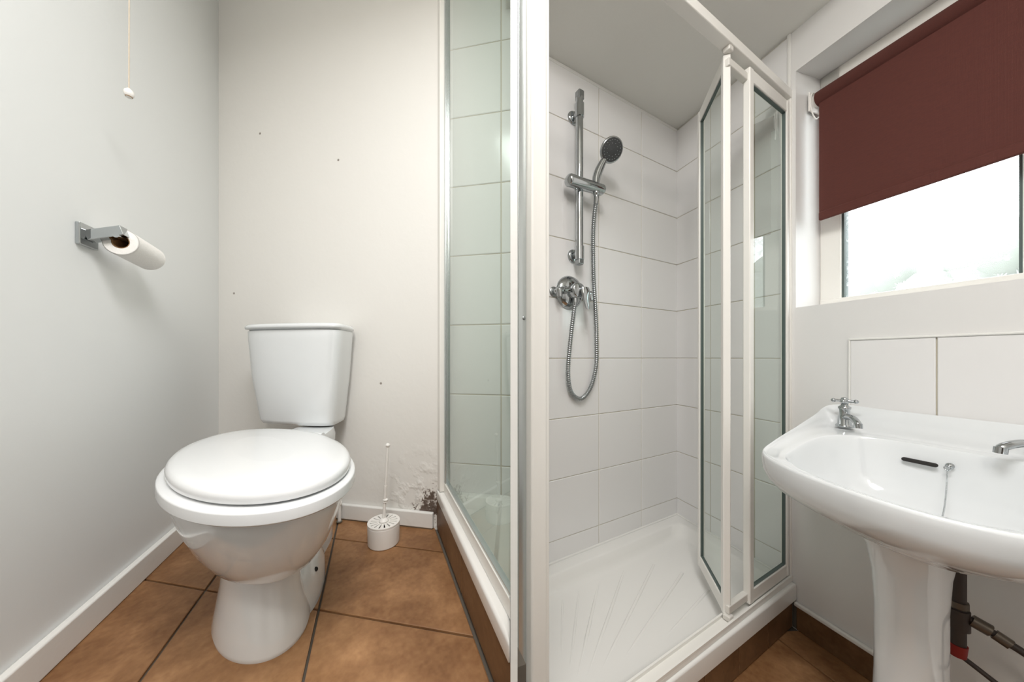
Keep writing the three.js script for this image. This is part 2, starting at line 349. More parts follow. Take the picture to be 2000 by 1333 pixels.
// ---------------------------------------------------------------- window and blind
{
  const w = new THREE.Group(); w.name = 'window_1'; w.userData.kind = 'structure'; scene.add(w); place(w, C, sDir);
  const a = OP.s0, b = OP.s1, y0 = OP.y0, y1 = OP.y1, z = -OP.deep;
  part('frame', [box(a, a + 0.062, y0, y1, z - 0.05, z, 0.004), box(0.967, 1.06, y0, y1, z - 0.05, z, 0.004), box(b - 0.02, b, y0, y1, z - 0.05, z, 0.004), box(a, b, y0, y0 + 0.034, z - 0.05, z + 0.002, 0.004), box(a, b, y1 - 0.06, y1, z - 0.05, z, 0.004)], M.frameWhite, w);
  part('gasket', [box(a + 0.062, a + 0.069, y0 + 0.034, y1 - 0.06, z - 0.03, z - 0.006), box(0.961, 0.967, y0 + 0.034, y1 - 0.06, z - 0.03, z - 0.006)], M.glassEdge, w);
  part('pane', metreUV(new THREE.PlaneGeometry(0.36, 0.83)).translate(0.787, 1.668, z - 0.018), M.frosted, w);
  part('pane', metreUV(new THREE.PlaneGeometry(0.055, 0.83)).translate(1.085, 1.668, z - 0.018), M.frosted, w);
}
{
  const b = thing('roller_blind', 'dark brown fabric roller blind pulled halfway down over the frosted window', 'blind', C, sDir);
  const z = -0.07, x0 = 0.581, x1 = 1.115;
  part('roller', rod([x0 - 0.008, 2.028, z - 0.014], [x1, 2.028, z - 0.014], 0.029, 0.029, 32), M.blind, b);
  part('fabric', metreUV((() => { const g = new THREE.BoxGeometry(x1 - x0, 0.44, 0.0012, 1, 30, 1); g.translate((x0 + x1) / 2, 1.79, z); return g; })()), M.blind, b);
  part('bottom_rail', box(x0, x1, 1.552, 1.585, z - 0.006, z + 0.006, 0.005), M.blind, b);
  part('bracket', [box(x0 - 0.024, x0 - 0.018, 1.985, 2.06, z - 0.05, z + 0.02, 0.003), rod([x0 - 0.02, 2.028, z - 0.014], [x0 - 0.008, 2.028, z - 0.014], 0.024)], M.plastic, b, 'white plastic end bracket');
  part('pull_chain', tube([[x0 - 0.013, 2.05, z + 0.012], [x0 - 0.016, 2.02, z + 0.018], [x0 - 0.016, 1.98, z + 0.01], [x0 - 0.013, 1.955, z - 0.006], [x0 - 0.013, 1.98, z - 0.03], [x0 - 0.013, 2.04, z - 0.035]], 0.0022, 60, 8, true), M.plastic, b, 'thin white bead chain loop');
}

// ---------------------------------------------------------------- shower trays
// loops round a convex polygon [x, d] by rays from its middle; inset pulls the sides in, round blends the corners
function trayLoops(poly, spec) {
  const n = poly.length, cx = poly.reduce((s, p) => s + p[0], 0) / n, cd = poly.reduce((s, p) => s + p[1], 0) / n;
  let ar = 0; poly.forEach((p, i) => { const q = poly[(i + 1) % n]; ar += p[0] * q[1] - q[0] * p[1]; });
  const edges = poly.map((p, i) => { const q = poly[(i + 1) % n], l = Math.hypot(q[0] - p[0], q[1] - p[1]); let nx = (q[1] - p[1]) / l, nd = -(q[0] - p[0]) / l; if (ar < 0) { nx = -nx; nd = -nd; } return [nx, nd, nx * (p[0] - cx) + nd * (p[1] - cd)]; });
  const angles = []; for (let i = 0; i < 144; i++) angles.push(i / 144 * 2 * Math.PI);
  poly.forEach((p) => { const a = Math.atan2(p[1] - cd, p[0] - cx); for (const e of [-0.006, 0, 0.006]) angles.push((a + e + 2 * Math.PI) % (2 * Math.PI)); });
  angles.sort((a, b) => a - b);
  return spec.map(({ y, inset = 0, round = 0 }) => angles.map((a) => {
    const ux = Math.cos(a), ud = Math.sin(a); let r;
    const ds = edges.map(([nx, nd, h]) => { const k = nx * ux + nd * ud; return k > 1e-4 ? (h - inset) / k : 1e6; });
    if (round) { let s = 0; for (const d of ds) s += (1 / d) ** round; r = s ** (-1 / round); } else r = Math.min(...ds);
    return [cx + ux * r, y, -(cd + ud * r)];
  }));
}
function makeTray(name, label, poly, yFloor, lip, top, ridges, small) {
  const t = new THREE.Group(); t.name = numbered(name); scene.add(t); t.userData = { label, category: 'shower tray' };
  const spec = [{ y: lip, inset: 0.02 }, { y: lip, inset: 0.004 }, { y: lip + 0.004, inset: 0 }, { y: top - 0.008, inset: 0 }, { y: top - 0.002, inset: 0.002 }, { y: top, inset: 0.008 }, { y: top, inset: 0.05, round: 26 }, { y: top - 0.006, inset: 0.06, round: 20 }, { y: top - 0.03, inset: 0.074, round: 14 }, { y: top - 0.044, inset: 0.084, round: 12 }, { y: top - 0.051, inset: 0.1, round: 12 }, { y: top - 0.054, inset: 0.14, round: 10 }, { y: top - 0.057, inset: 0.24, round: 6 }];
  if (small) { spec.splice(6); spec.push({ y: top, inset: 0.03, round: 24 }, { y: top - 0.005, inset: 0.036, round: 20 }, { y: top - 0.045, inset: 0.05, round: 14 }, { y: top - 0.05, inset: 0.06, round: 12 }); }
  part('tray', skin(trayLoops(poly, spec)), M.acrylic, t);
  for (const r of ridges) part('ridge', r, M.acrylic, t);
  return t;
}
{
  const a = onWindow(0.003, 0.003), b = onWindow(0.552, 0.002), at = (o, dx, dd) => [o[0] + dx, o[1] + dd];
  const w = 0.0068, onPart = (d) => [P0[0] + PD[0] / PD[1] * (d - P0[1]) + w, d];
  const c = onPart(0.605), e = onPart(1.2185);
  const ridges = [];
  const mid = [0.16, 0.72];
  for (let k = 0; k < 13; k++) {                                      // drain ribs fanning out from the waste
    const an = 0.15 + k * 0.118, r0 = 0.19, r1 = 0.9 - Math.abs(k - 5) * 0.03, p = [mid[0] + Math.cos(an) * r0, mid[1] + Math.sin(an) * r0], q = [mid[0] + Math.cos(an) * r1, mid[1] + Math.sin(an) * r1];
    const ok = ([x, d]) => { const s = (x - C[0]) * sDir[0] + (d - C[1]) * sDir[1]; const o = -((x - C[0]) * D2[1] - (d - C[1]) * D2[0]); const tt = (x - W0[0]) * -D1[1] + (d - W0[1]) * D1[0]; const back = (x - C[0]) * D1[1] - (d - C[1]) * D1[0]; return o > 0.13 && tt > 0.08 && back > 0.12; };
    let end = q; for (let f = 1; f > 0.2; f -= 0.02) { end = [p[0] + (q[0] - p[0]) * f, p[1] + (q[1] - p[1]) * f]; if (ok(end)) break; }
    const g = rod([p[0], 0.094, -p[1]], [end[0], 0.0965, -end[1]], 0.006, 0.006, 8); ridges.push(g);
  }
  const t = makeTray('shower_tray', 'white shower tray with ribbed floor under the folding glass door', [a, b, c, e], FR, 0.09, 0.154, ridges);
  // tiled riser below its front edge
  const run = Math.hypot(b[0] - c[0], b[1] - c[1]), dirR = [(b[0] - c[0]) / run, (b[1] - c[1]) / run];
  const rs = struct('trim_1', box(-run, -0.004, FR, 0.09, -0.06, -0.018), M.floorGrout); place(rs, b, dirR);
  for (let i = 0; i < 6; i++) part('tile', wallTile(Math.max(-run, -0.006 - (i + 1) * 0.2 + 0.003), -0.006 - i * 0.2, FR + 0.004, 0.09, -0.02, -0.01), M.clayDark, rs);
}
{
  const w = 0.0068, onPart = (d) => [P0[0] + PD[0] / PD[1] * (d - P0[1]) - w, d];
  const a = along(R, B, 0.004), up = (p) => [p[0] - 0.0, p[1]];
  const wallEnd = (() => { const p = along(R, B, 0.29); return onPart(p[1] - 0.004); })();
  const near = along(R, A, -0.68), nn = onPart(near[1] + 0.0);
  makeTray('shower_tray', 'white shower tray behind the fixed glass screen beside the toilet', [[a[0], a[1] - 0.004], near, nn[0] > near[0] ? nn : near, wallEnd].filter((p, i, l) => l.indexOf(p) === i).map(up), FLH, FLH + 0.112, FLH + 0.152, [], true);
  const rs = struct('trim_2', box(0.0, 0.69, 0, 0.112, -0.03, -0.012), M.floorGrout); place(rs, R, AN, FLH);
  for (let i = 0; i < 2; i++) part('tile', wallTile(0.003 + i * 0.36, Math.min(0.69, 0.36 + i * 0.36), 0.006, 0.112, -0.014, -0.003), M.clayDark, rs);
}

// ---------------------------------------------------------------- left shower screen (fixed glass)
{
  const t = thing('shower_screen', 'fixed glass shower screen in a slim metal frame beside the toilet brush', 'shower screen', R, AN, FLH);
  const top = 2.25, z = -0.022;
  const end = (q) => 0.6865 + 2.129 * q;              // where the screen meets the partition, q out of the screen's line
  const rail = (x0, y0, y1, z0, z1, r) => slabTile([[x0, z0], [x0, z1], [end(z1), z1], [end(z0), z0]], y0, y1, r);
  part('bottom_rail', rail(0.012, 0.153, 0.188, z - 0.02, z, 0.003), M.frameWhite, t);
  part('bottom_bead', rail(0.05, 0.188, 0.196, z - 0.016, z - 0.003, 0.001), M.alu, t);
  part('wall_profile', box(0.004, 0.045, 0.153, top, z - 0.024, z + 0.016, 0.004), M.frameWhite, t);
  part('stile', [box(0.045, 0.062, 0.188, top, z - 0.02, z, 0.003), box(0.062, 0.068, 0.196, top, z - 0.016, z - 0.004)], M.alu, t);
  part('top_rail', rail(0.012, top, top + 0.03, z - 0.02, z, 0.003), M.frameWhite, t);
  const ge = end(z - 0.01);
  part('glass_pane', new THREE.PlaneGeometry(ge - 0.066, top - 0.196).translate((ge + 0.066) / 2, (top + 0.196) / 2, z - 0.01), M.glass, t);
}

// ---------------------------------------------------------------- folding shower door
{
  const t = thing('folding_shower_door', 'white framed folding glass shower door standing half open', 'shower door', W0, D1);
  const y0 = 0.155, y1 = 2.045, z = 0;
  part('head_rail', box(-1.262, 0.012, y1, y1 + 0.034, -0.016, 0.016, 0.003), M.frameWhite, t);
  part('bottom_track', [box(-1.262, 0.006, 0.154, 0.166, -0.018, 0.018, 0.002), box(-1.262, 0.006, 0.166, 0.176, -0.018, -0.013), box(-1.262, 0.006, 0.166, 0.176, 0.012, 0.018)], M.frameWhite, t);
  part('wall_jamb', box(-0.012, 0.018, 0.154, y1, -0.014, 0.016, 0.004), M.frameWhite, t);
  const near = part('near_jamb', [box(-1.245, -1.206, 0.154, 2.2, -0.012, 0.022, 0.005), box(-1.206, -1.192, 0.154, 2.2, -0.01, 0.012, 0.003)], M.frameWhite, t);
  part('near_channel', box(-1.266, -1.245, FR, 2.2, -0.01, 0.004, 0.003), M.alu, t);
  part('screw', latheAlong([[0, 0.002], [0.003, 0.0015], [0.004, 0]], [-1.252, 1.11, 0.004], [-1.252, 1.11, 1]), M.chromeDull, near);
  // a leaf in its own axes: x from 0 to w
  const leaf = (w, wide) => {
    const l = new THREE.Group(); l.name = numbered('door_leaf'); t.add(l);
    const a = 0.178, b = 2.03, r = 0.045;
    part('frame', [box(0, wide, a, b, -0.011, 0.011, 0.004), box(w - 0.018, w, a, b, -0.011, 0.011, 0.004), box(wide, w - 0.018, a, a + r, -0.009, 0.009, 0.003), box(wide, w - 0.018, b - r, b, -0.009, 0.009, 0.003)], M.frameWhite, l);
    part('gasket', [box(wide, w - 0.018, a + r, a + r + 0.003, -0.005, 0.005), box(wide, w - 0.018, b - r - 0.003, b - r, -0.005, 0.005), box(w - 0.0205, w - 0.018, a + r, b - r, -0.005, 0.005), box(wide, wide + 0.002, a + r, b - r, -0.005, 0.005)], M.glassEdge, l);
    part('glass_pane', new THREE.PlaneGeometry(w - 0.018 - wide, b - a - 2 * r).translate((w - 0.018 + wide) / 2, (a + b) / 2, 0), M.glass, l);
    return l;
  };
  const A1 = leaf(0.312, 0.028); A1.position.set(-0.33, 0, 0.002);
  const A2 = leaf(0.262, 0.022);
  // hinge at px 1424, folds into the shower
  const h = [0.776, 1.012], e = [0.858, 1.262], dx = e[0] - h[0], dd = e[1] - h[1], l = Math.hypot(dx, dd);
  const rel = [h[0] - W0[0], h[1] - W0[1]], lx = rel[0] * D1[0] + rel[1] * D1[1], lz = rel[0] * D1[1] - rel[1] * D1[0];
  A2.position.set(lx, 0, lz); A2.rotation.y = Math.atan2(dd, dx) - Math.atan2(D1[1], D1[0]);
  for (const y of [0.2, 2.0]) part('hinge_block', box(lx - 0.004, -0.325, y - 0.013, y + 0.013, -0.012, 0.006, 0.003), M.plasticClear, t, 'yellowed plastic hinge block');
  part('hinge_block', box(lx - 0.014, lx + 0.012, 2.03, 2.05, -0.01, 0.012, 0.004), M.plasticClear, t);
  part('hinge_block', box(lx - 0.014, lx + 0.012, 0.168, 0.186, -0.01, 0.012, 0.004), M.plasticClear, t);
}

// ---------------------------------------------------------------- shower fittings on the tiled wall (local x = -t)
{
  const t = thing('shower_rail', 'chrome riser rail with sliding clamp on the white tiled wall', 'shower rail', C, D1);
  const x = -0.772, o = 0.05;
  part('bar', rod([x, 1.46, o], [x, 2.14, o], 0.0158, 0.0158, 24), M.chrome, t);
  for (const y of [2.085, 1.475]) {
    const b = part('bracket', [rod([x + 0.004, y, 0.005], [x + 0.004, y, o], 0.012), rod([x, y - 0.028, o], [x, y + 0.028, o], 0.0195, 0.0195, 24)], M.chrome, t);
    part('flange', latheAlong([[0.03, 0], [0.03, 0.004], [0.026, 0.01], [0.018, 0.013], [0, 0.014]], [x + 0.004, y, 0.005], [x + 0.004, y, 1]), M.chrome, b);
  }
  part('end_cap', box(x - 0.014, x + 0.016, 2.13, 2.17, o - 0.014, o + 0.014, 0.005), M.chromeDull, t);
  part('end_cap', box(x - 0.014, x + 0.014, 1.425, 1.45, o - 0.014, o + 0.014, 0.005), M.chromeDull, t);
  part('slider', [rod([x - 0.065, 1.765, o + 0.012], [x + 0.095, 1.757, o + 0.03], 0.025, 0.023, 24), ball([x - 0.065, 1.765, o + 0.012], 0.0255, 0.7, 1, 1), ball([x + 0.096, 1.757, o + 0.03], 0.023, 0.8, 1, 1), rod([x - 0.03, 1.79, o + 0.012], [x - 0.03, 1.735, o + 0.012], 0.006)], M.chrome, t);
}
{
  const t = thing('hand_shower', 'chrome hand shower with dark round face held in the rail clamp', 'shower head', C, D1);
  const c = [-0.662, 1.91, 0.12], n = V(-0.3, -0.45, 0.8).normalize(), f = (k) => [c[0] + n.x * k, c[1] + n.y * k, c[2] + n.z * k];
  part('head', latheAlong([[0, -0.03], [0.018, -0.028], [0.036, -0.016], [0.047, -0.002], [0.05, 0.006], [0.048, 0.012], [0.044, 0.013]], c, f(1)), M.chrome, t);
  const face = part('face', latheAlong([[0.0445, 0.0125], [0.04, 0.0145], [0.018, 0.015], [0.016, 0.0175], [0, 0.018]], c, f(1)), std('#3b3d3e', 0.45), t, 'dark grey spray face');
  const q = new THREE.Quaternion().setFromUnitVectors(V(0, 0, 1), n), noz = [];
  for (let r = 1; r <= 2; r++) for (let k = 0; k < 10 * r; k++) { const a = k / (10 * r) * 6.283, v = V(Math.cos(a) * (0.012 + r * 0.0115), Math.sin(a) * (0.012 + r * 0.0115), 0.0155).applyQuaternion(q); noz.push(ball([c[0] + v.x, c[1] + v.y, c[2] + v.z], 0.0017)); }
  part('nozzle', noz, M.chromeDull, face).userData.kind = 'stuff';
  part('handle', (() => { const cv = new THREE.CatmullRomCurve3([V(-0.672, 1.885, 0.1), V(-0.69, 1.845, 0.088), V(-0.703, 1.80, 0.08), V(-0.706, 1.735, 0.082)]), g = new THREE.TubeGeometry(cv, 30, 0.0155, 16); { const p = g.attributes.position; for (let i = 0; i < p.count; i++) { const k = Math.floor(i / 17) / 30, c0 = cv.getPointAt(k), f = 0.82 + 0.35 * Math.sin(Math.PI * Math.min(1, k * 1.15)); p.setXYZ(i, c0.x + (p.getX(i) - c0.x) * f, c0.y + (p.getY(i) - c0.y) * f, c0.z + (p.getZ(i) - c0.z) * f); } } return [g, ball([-0.706, 1.735, 0.082], 0.014)]; })(), M.chrome, t);
  part('neck', rod([-0.704, 1.74, 0.082], [-0.704, 1.705, 0.08], 0.0105, 0.009), M.chromeDull, t);
}
{
  const pts = [[-0.704, 1.715, 0.08], [-0.695, 1.6, 0.055], [-0.678, 1.39, 0.04], [-0.667, 1.276, 0.038], [-0.65, 1.117, 0.03], [-0.648, 0.98, 0.024], [-0.688, 0.88, 0.022], [-0.738, 0.846, 0.022], [-0.79, 0.873, 0.024], [-0.815, 0.96, 0.028], [-0.81, 1.11, 0.038], [-0.797, 1.262, 0.05]];
  const cv = new THREE.CatmullRomCurve3(pts.map((p) => V(...p))), g = new THREE.TubeGeometry(cv, 620, 0.0085, 10), p = g.attributes.position, N = g.attributes.normal;
  for (let i = 0; i < p.count; i++) { const ring = Math.floor(i / 11), d = (ring % 4 < 2 ? 0.0009 : -0.0009); p.setXYZ(i, p.getX(i) + N.getX(i) * d, p.getY(i) + N.getY(i) * d, p.getZ(i) + N.getZ(i) * d); }
  g.computeVertexNormals();
  const t = thing('shower_hose', 'ribbed metal shower hose looping below the mixer valve', 'shower hose', C, D1);
  part('hose', g, M.chromeDull, t);
  part('nut', rod([-0.797, 1.268, 0.05], [-0.797, 1.245, 0.048], 0.011, 0.01), M.chrome, t);
  part('nut', rod([-0.704, 1.718, 0.081], [-0.7025, 1.69, 0.077], 0.0105, 0.0095), M.chrome, t);
}
{
  const t = thing('shower_mixer', 'chrome lever shower mixer valve with round plate on the tiled wall', 'shower mixer', C, D1);
  const x = -0.79, y = 1.312;
  part('plate', latheAlong([[0.074, 0], [0.074, 0.005], [0.066, 0.018], [0.048, 0.028], [0.03, 0.031], [0, 0.032]], [x, y, 0.005], [x, y, 1]), M.chrome, t);
  part('body', [latheAlong([[0.034, 0], [0.034, 0.03], [0.029, 0.042], [0, 0.047]], [x, y, 0.03], [x, y, 1]), rod([x - 0.005, y - 0.03, 0.05], [x - 0.007, y - 0.052, 0.05], 0.012)], M.chrome, t);
  part('lever', (() => { const g = skin([[0.02, 0, 0.012], [0.024, -0.02, 0.014], [0.02, -0.045, 0.009], [0.012, -0.078, 0.006], [0.009, -0.092, 0.004]].map(([r, dy, th], k) => Array.from({ length: 20 }, (_, i) => { const a = i / 20 * 6.283; return [Math.cos(a) * r, dy + 0.01, Math.sin(a) * th * -1 + 0.082 + [0, 0.004, 0.006, 0.012, 0.016][k]]; }))); g.translate(x + 0.018, y, 0); return g; })(), M.chrome, t);
  for (const [k, w] of [[-1, 0.085], [1, 0.09]]) {
    const e = part('elbow', [rod([x + k * 0.03, y + 0.004, 0.04], [x + k * w, y - 0.004, 0.04], 0.013), rod([x + k * 0.05, y, 0.04], [x + k * 0.066, y, 0.04], 0.0185, 0.0185, 6), ball([x + k * w, y - 0.004, 0.04], 0.0145), rod([x + k * w, y - 0.004, 0.04], [x + k * w, y - 0.004, 0.006], 0.012), rod([x + k * w, y, 0.04], [x + k * w, y - 0.032, 0.044], 0.014, 0.012)], M.chrome, t);
    part('flange', latheAlong([[0.022, 0], [0.022, 0.003], [0.014, 0.008], [0, 0.008]], [x + k * w, y - 0.004, 0.005], [x + k * w, y - 0.004, 1]), M.chromeDull, e);
  }
}

// ---------------------------------------------------------------- basin: plan in (s, out) on the window wall
function radial(ctrl, center, n) {                  // star-shaped closed curve -> points at even angles
  const c = new THREE.CatmullRomCurve3(ctrl.map(([s, o]) => V(s, 0, o)), true, 'centripetal'), pts = c.getPoints(1600), out = [];
  const pol = pts.map((p) => [Math.atan2(p.z - center[1], p.x - center[0]), Math.hypot(p.x - center[0], p.z - center[1])]).sort((a, b) => a[0] - b[0]);
  for (let i = 0; i < n; i++) { const a = -Math.PI + (i + 0.5) / n * 2 * Math.PI; let k = pol.findIndex((q) => q[0] >= a); if (k < 0) k = 0; const p = pol[k], o = pol[(k + pol.length - 1) % pol.length], f = p[0] > o[0] && a >= o[0] ? (a - o[0]) / (p[0] - o[0]) : 1, r = o[1] + (p[1] - o[1]) * f; out.push([center[0] + Math.cos(a) * r, center[1] + Math.sin(a) * r]); }
  for (let pass = 0; pass < 5; pass++) { const c2 = out.map((p) => [...p]); for (let i = 0; i < n; i++) { const a = c2[(i + n - 1) % n], b = c2[(i + 1) % n]; out[i] = [c2[i][0] * 0.5 + (a[0] + b[0]) * 0.25, c2[i][1] * 0.5 + (a[1] + b[1]) * 0.25]; } }
  return out;
}
{
  const t = thing('wash_basin', 'white ceramic pedestal wash basin mounted below the frosted window', 'basin', C, sDir);
  const N = 240, ctr = [0.95, 0.31];
  const O = radial([[0.655, 0.012], [0.672, 0.12], [0.695, 0.26], [0.718, 0.40], [0.735, 0.462], [0.775, 0.512], [0.868, 0.568], [0.983, 0.6], [1.05, 0.605], [1.11, 0.592], [1.165, 0.55], [1.2, 0.46], [1.22, 0.3], [1.24, 0.15], [1.25, 0.012], [1.1, 0.010], [0.95, 0.010], [0.8, 0.010]], ctr, N);
  const I = radial([[0.752, 0.22], [0.76, 0.36], [0.785, 0.45], [0.84, 0.505], [0.9, 0.54], [0.983, 0.566], [1.05, 0.57], [1.10, 0.556], [1.14, 0.515], [1.165, 0.42], [1.175, 0.28], [1.16, 0.18], [1.08, 0.135], [0.95, 0.125], [0.85, 0.13], [0.785, 0.155]], ctr, N);
  const Lg = radial([[0.70, 0.07], [0.70, 0.2], [0.722, 0.38], [0.75, 0.465], [0.8, 0.508], [0.868, 0.545], [0.983, 0.578], [1.05, 0.583], [1.105, 0.57], [1.15, 0.53], [1.18, 0.45], [1.195, 0.3], [1.205, 0.15], [1.2, 0.06], [1.08, 0.042], [0.95, 0.04], [0.8, 0.042]], ctr, N);
  const mix = (a, b, k) => a + (b - a) * k, sm = (x) => { x = Math.max(0, Math.min(1, x)); return x * x * (3 - 2 * x); };
  const yEdge = (o) => 0.762 + 0.106 * Math.max(0, (0.47 - o) / 0.47) ** 1.05;     // the rim climbs towards the wall
  const yLedge = (o) => 0.758 + 0.04 * sm((0.5 - o) / 0.35);
  const loop = (f) => O.map((p, i) => f(p, I[i], Lg[i]));
  const sc = (p, k, o = 0) => [ctr[0] + (p[0] - ctr[0]) * k, ctr[1] + o + (p[1] - ctr[1]) * k];
  const loops = [];
  const under = [[0.22, -0.2], [0.4, -0.175], [0.6, -0.145], [0.78, -0.117], [0.9, -0.093], [0.965, -0.068], [0.992, -0.045], [1, -0.02]];
  for (const [k, dy] of under) loops.push(loop((p) => { const q = sc(p, k, k < 0.9 ? -0.02 * (1 - k) : 0), b = Math.min(yEdge(p[1]), 0.79); return [q[0], mix(0.58, b, Math.min(1, 1 + dy / 0.2 + 0)) , q[1]]; }));
  loops.push(loop((p) => [p[0], yEdge(p[1]) - 0.006, p[1]]), loop((p) => { const q = sc(p, 0.993); return [q[0], yEdge(p[1]) - 0.001, q[1]]; }), loop((p) => { const q = sc(p, 0.982); return [q[0], yEdge(p[1]), q[1]]; }));
  loops.push(loop((p, q, l) => [mix(p[0], l[0], 0.75), mix(yEdge(p[1]), yLedge(l[1]), 0.45), mix(p[1], l[1], 0.75)]));
  loops.push(loop((p, q, l) => [l[0], yLedge(l[1]), l[1]]));
  loops.push(loop((p, q, l) => [mix(l[0], q[0], 0.6), yLedge(mix(l[1], q[1], 0.6)) - 0.001, mix(l[1], q[1], 0.6)]));
  loops.push(loop((p, q) => { const e = sc(q, 1.01); return [e[0], yLedge(e[1]) - 0.003, e[1]]; }));
  for (const [k, dy] of [[1.0, 0.0048], [0.991, 0.0085], [0.982, 0.0145], [0.97, 0.025], [0.953, 0.041], [0.91, 0.075], [0.84, 0.105], [0.7, 0.13], [0.5, 0.146], [0.25, 0.155], [0.06, 0.158]]) loops.push(loop((p, q) => { const e = sc(q, k); return [e[0], mix(yLedge(q[1]) - dy, 0.762 - dy, sm(dy / 0.1)), e[1]]; }));
  part('bowl', skin(loops, true, true), M.china, t);
  // overflow slot in the back of the bowl
  const slot = new THREE.CapsuleGeometry(0.0055, 0.05, 6, 16); slot.rotateZ(Math.PI / 2); slot.scale(1, 1, 0.5); slot.rotateX(-0.5);
  slot.translate(0.9, 0.752, 0.145); part('overflow_slot', slot, M.dark, t, 'dark overflow slot');
}
{
  const t = thing('basin_pedestal', 'white ceramic pedestal standing on the floor under the wash basin', 'pedestal', onWindow(0.945, 0.3), sDir, FR);
  const prof = [[0, 0.06, 0.09], [0.02, 0.06, 0.09], [0.06, 0.053, 0.08], [0.3, 0.047, 0.07], [0.46, 0.047, 0.07], [0.54, 0.05, 0.076], [0.6, 0.058, 0.09], [0.645, 0.08, 0.12]];
  part('column', skin(prof.map(([y, a, b]) => Array.from({ length: 48 }, (_, i) => { const q = i / 48 * 6.283185, c = Math.cos(q), s = Math.sin(q), k = (Math.abs(c) ** 2.6 + Math.abs(s) ** 2.6) ** (-1 / 2.6); return [-c * a * k, y, s * b * k]; }))), M.china, t);
}
function makeTap(label, s, out, y, turn) {
  const t = thing('basin_tap', label, 'tap', onWindow(s, out), [Math.cos(Math.atan2(sDir[1], sDir[0]) + turn), Math.sin(Math.atan2(sDir[1], sDir[0]) + turn)], y);
  part('body', lathe([[0, 0], [0.021, 0], [0.021, 0.004], [0.0165, 0.009], [0.015, 0.03], [0.0125, 0.038], [0.0125, 0.055], [0.0145, 0.058], [0.0145, 0.064], [0.009, 0.068], [0.007, 0.078], [0, 0.078]], 28), M.chrome, t);
  part('spout', [tube([[0, 0.03, 0.006], [0, 0.036, 0.03], [0, 0.036, 0.06], [0, 0.027, 0.085], [0, 0.018, 0.09]], 0.0085, 24, 14), rod([0, 0.026, 0.0895], [0, 0.012, 0.091], 0.0095)], M.chrome, t);
  const h = [];
  for (let k = 0; k < 4; k++) { const a = k * Math.PI / 2 + 0.4; h.push(rod([0, 0.083, 0], [Math.cos(a) * 0.022, 0.083, Math.sin(a) * 0.022], 0.005, 0.0045, 12), ball([Math.cos(a) * 0.024, 0.083, Math.sin(a) * 0.024], 0.0065)); }
  h.push(lathe([[0, 0.074], [0.009, 0.074], [0.01, 0.083], [0.008, 0.092], [0.006, 0.094], [0, 0.095]], 20));
  part('cross_handle', h, M.chrome, t);
  return t;
}
makeTap('chrome cross-head basin tap on the basin corner nearest the shower door', 0.727, 0.085, 0.805, 0.75);
makeTap('chrome cross-head basin tap beyond the plug chain, far from the shower door', 1.066, 0.09, 0.802, -0.5);
{
  const t = thing('plug_chain', 'thin metal plug chain hanging inside the wash basin', 'chain', C, sDir);
  part('stay', [latheAlong([[0, 0.006], [0.005, 0.005], [0.0075, 0]], [0.946, 0.757, 0.14], [0.946, 0.9, 0.6]), new THREE.TorusGeometry(0.005, 0.0014, 8, 20).translate(0.946, 0.752, 0.15)], M.chrome, t);
  const cv = new THREE.CatmullRomCurve3([V(0.946, 0.748, 0.15), V(0.95, 0.72, 0.165), V(0.957, 0.69, 0.19), V(0.965, 0.655, 0.225), V(0.97, 0.63, 0.26)]);
  part('chain', [new THREE.TubeGeometry(cv, 40, 0.0008, 6), ...cv.getSpacedPoints(48).map((p) => { const g = new THREE.SphereGeometry(0.0017, 6, 5); g.translate(p.x, p.y, p.z); return g; })], M.chrome, t).userData.kind = 'stuff';
}
{
  const t = thing('waste_pipe', 'dark waste pipe and valves on the wall behind the basin pedestal', 'pipe', C, sDir);
  part('trap', [rod([0.944, 0.56, 0.1], [0.944, 0.30, 0.1], 0.0135), rod([0.944, 0.39, 0.1], [0.944, 0.34, 0.1], 0.019)], M.pipe, t);
  part('trap_cap', rod([0.944, 0.30, 0.1], [0.944, 0.27, 0.1], 0.016, 0.0135), M.red, t, 'dull red cap at the foot of the trap');
  part('supply_pipe', [tube([[0.944, 0.375, 0.1], [0.97, 0.37, 0.09], [1.0, 0.355, 0.08], [1.05, 0.33, 0.07], [1.08, 0.28, 0.06], [1.085, 0.1, 0.05], [1.085, FR, 0.05]], 0.0085, 60, 12), tube([[0.90, 0.27, 0.07], [0.95, 0.245, 0.06], [1.02, 0.21, 0.05], [1.15, 0.16, 0.04]], 0.006, 30, 10)], M.pipe, t);
  part('valve', [rod([0.962, 0.373, 0.094], [0.986, 0.364, 0.085], 0.0145, 0.0145, 8), rod([0.99, 0.36, 0.083], [1.01, 0.35, 0.078], 0.013, 0.013, 6), rod([0.944, 0.41, 0.1], [0.944, 0.395, 0.1], 0.018, 0.018, 8)], M.pipeMetal, t, 'tarnished metal valve');
}

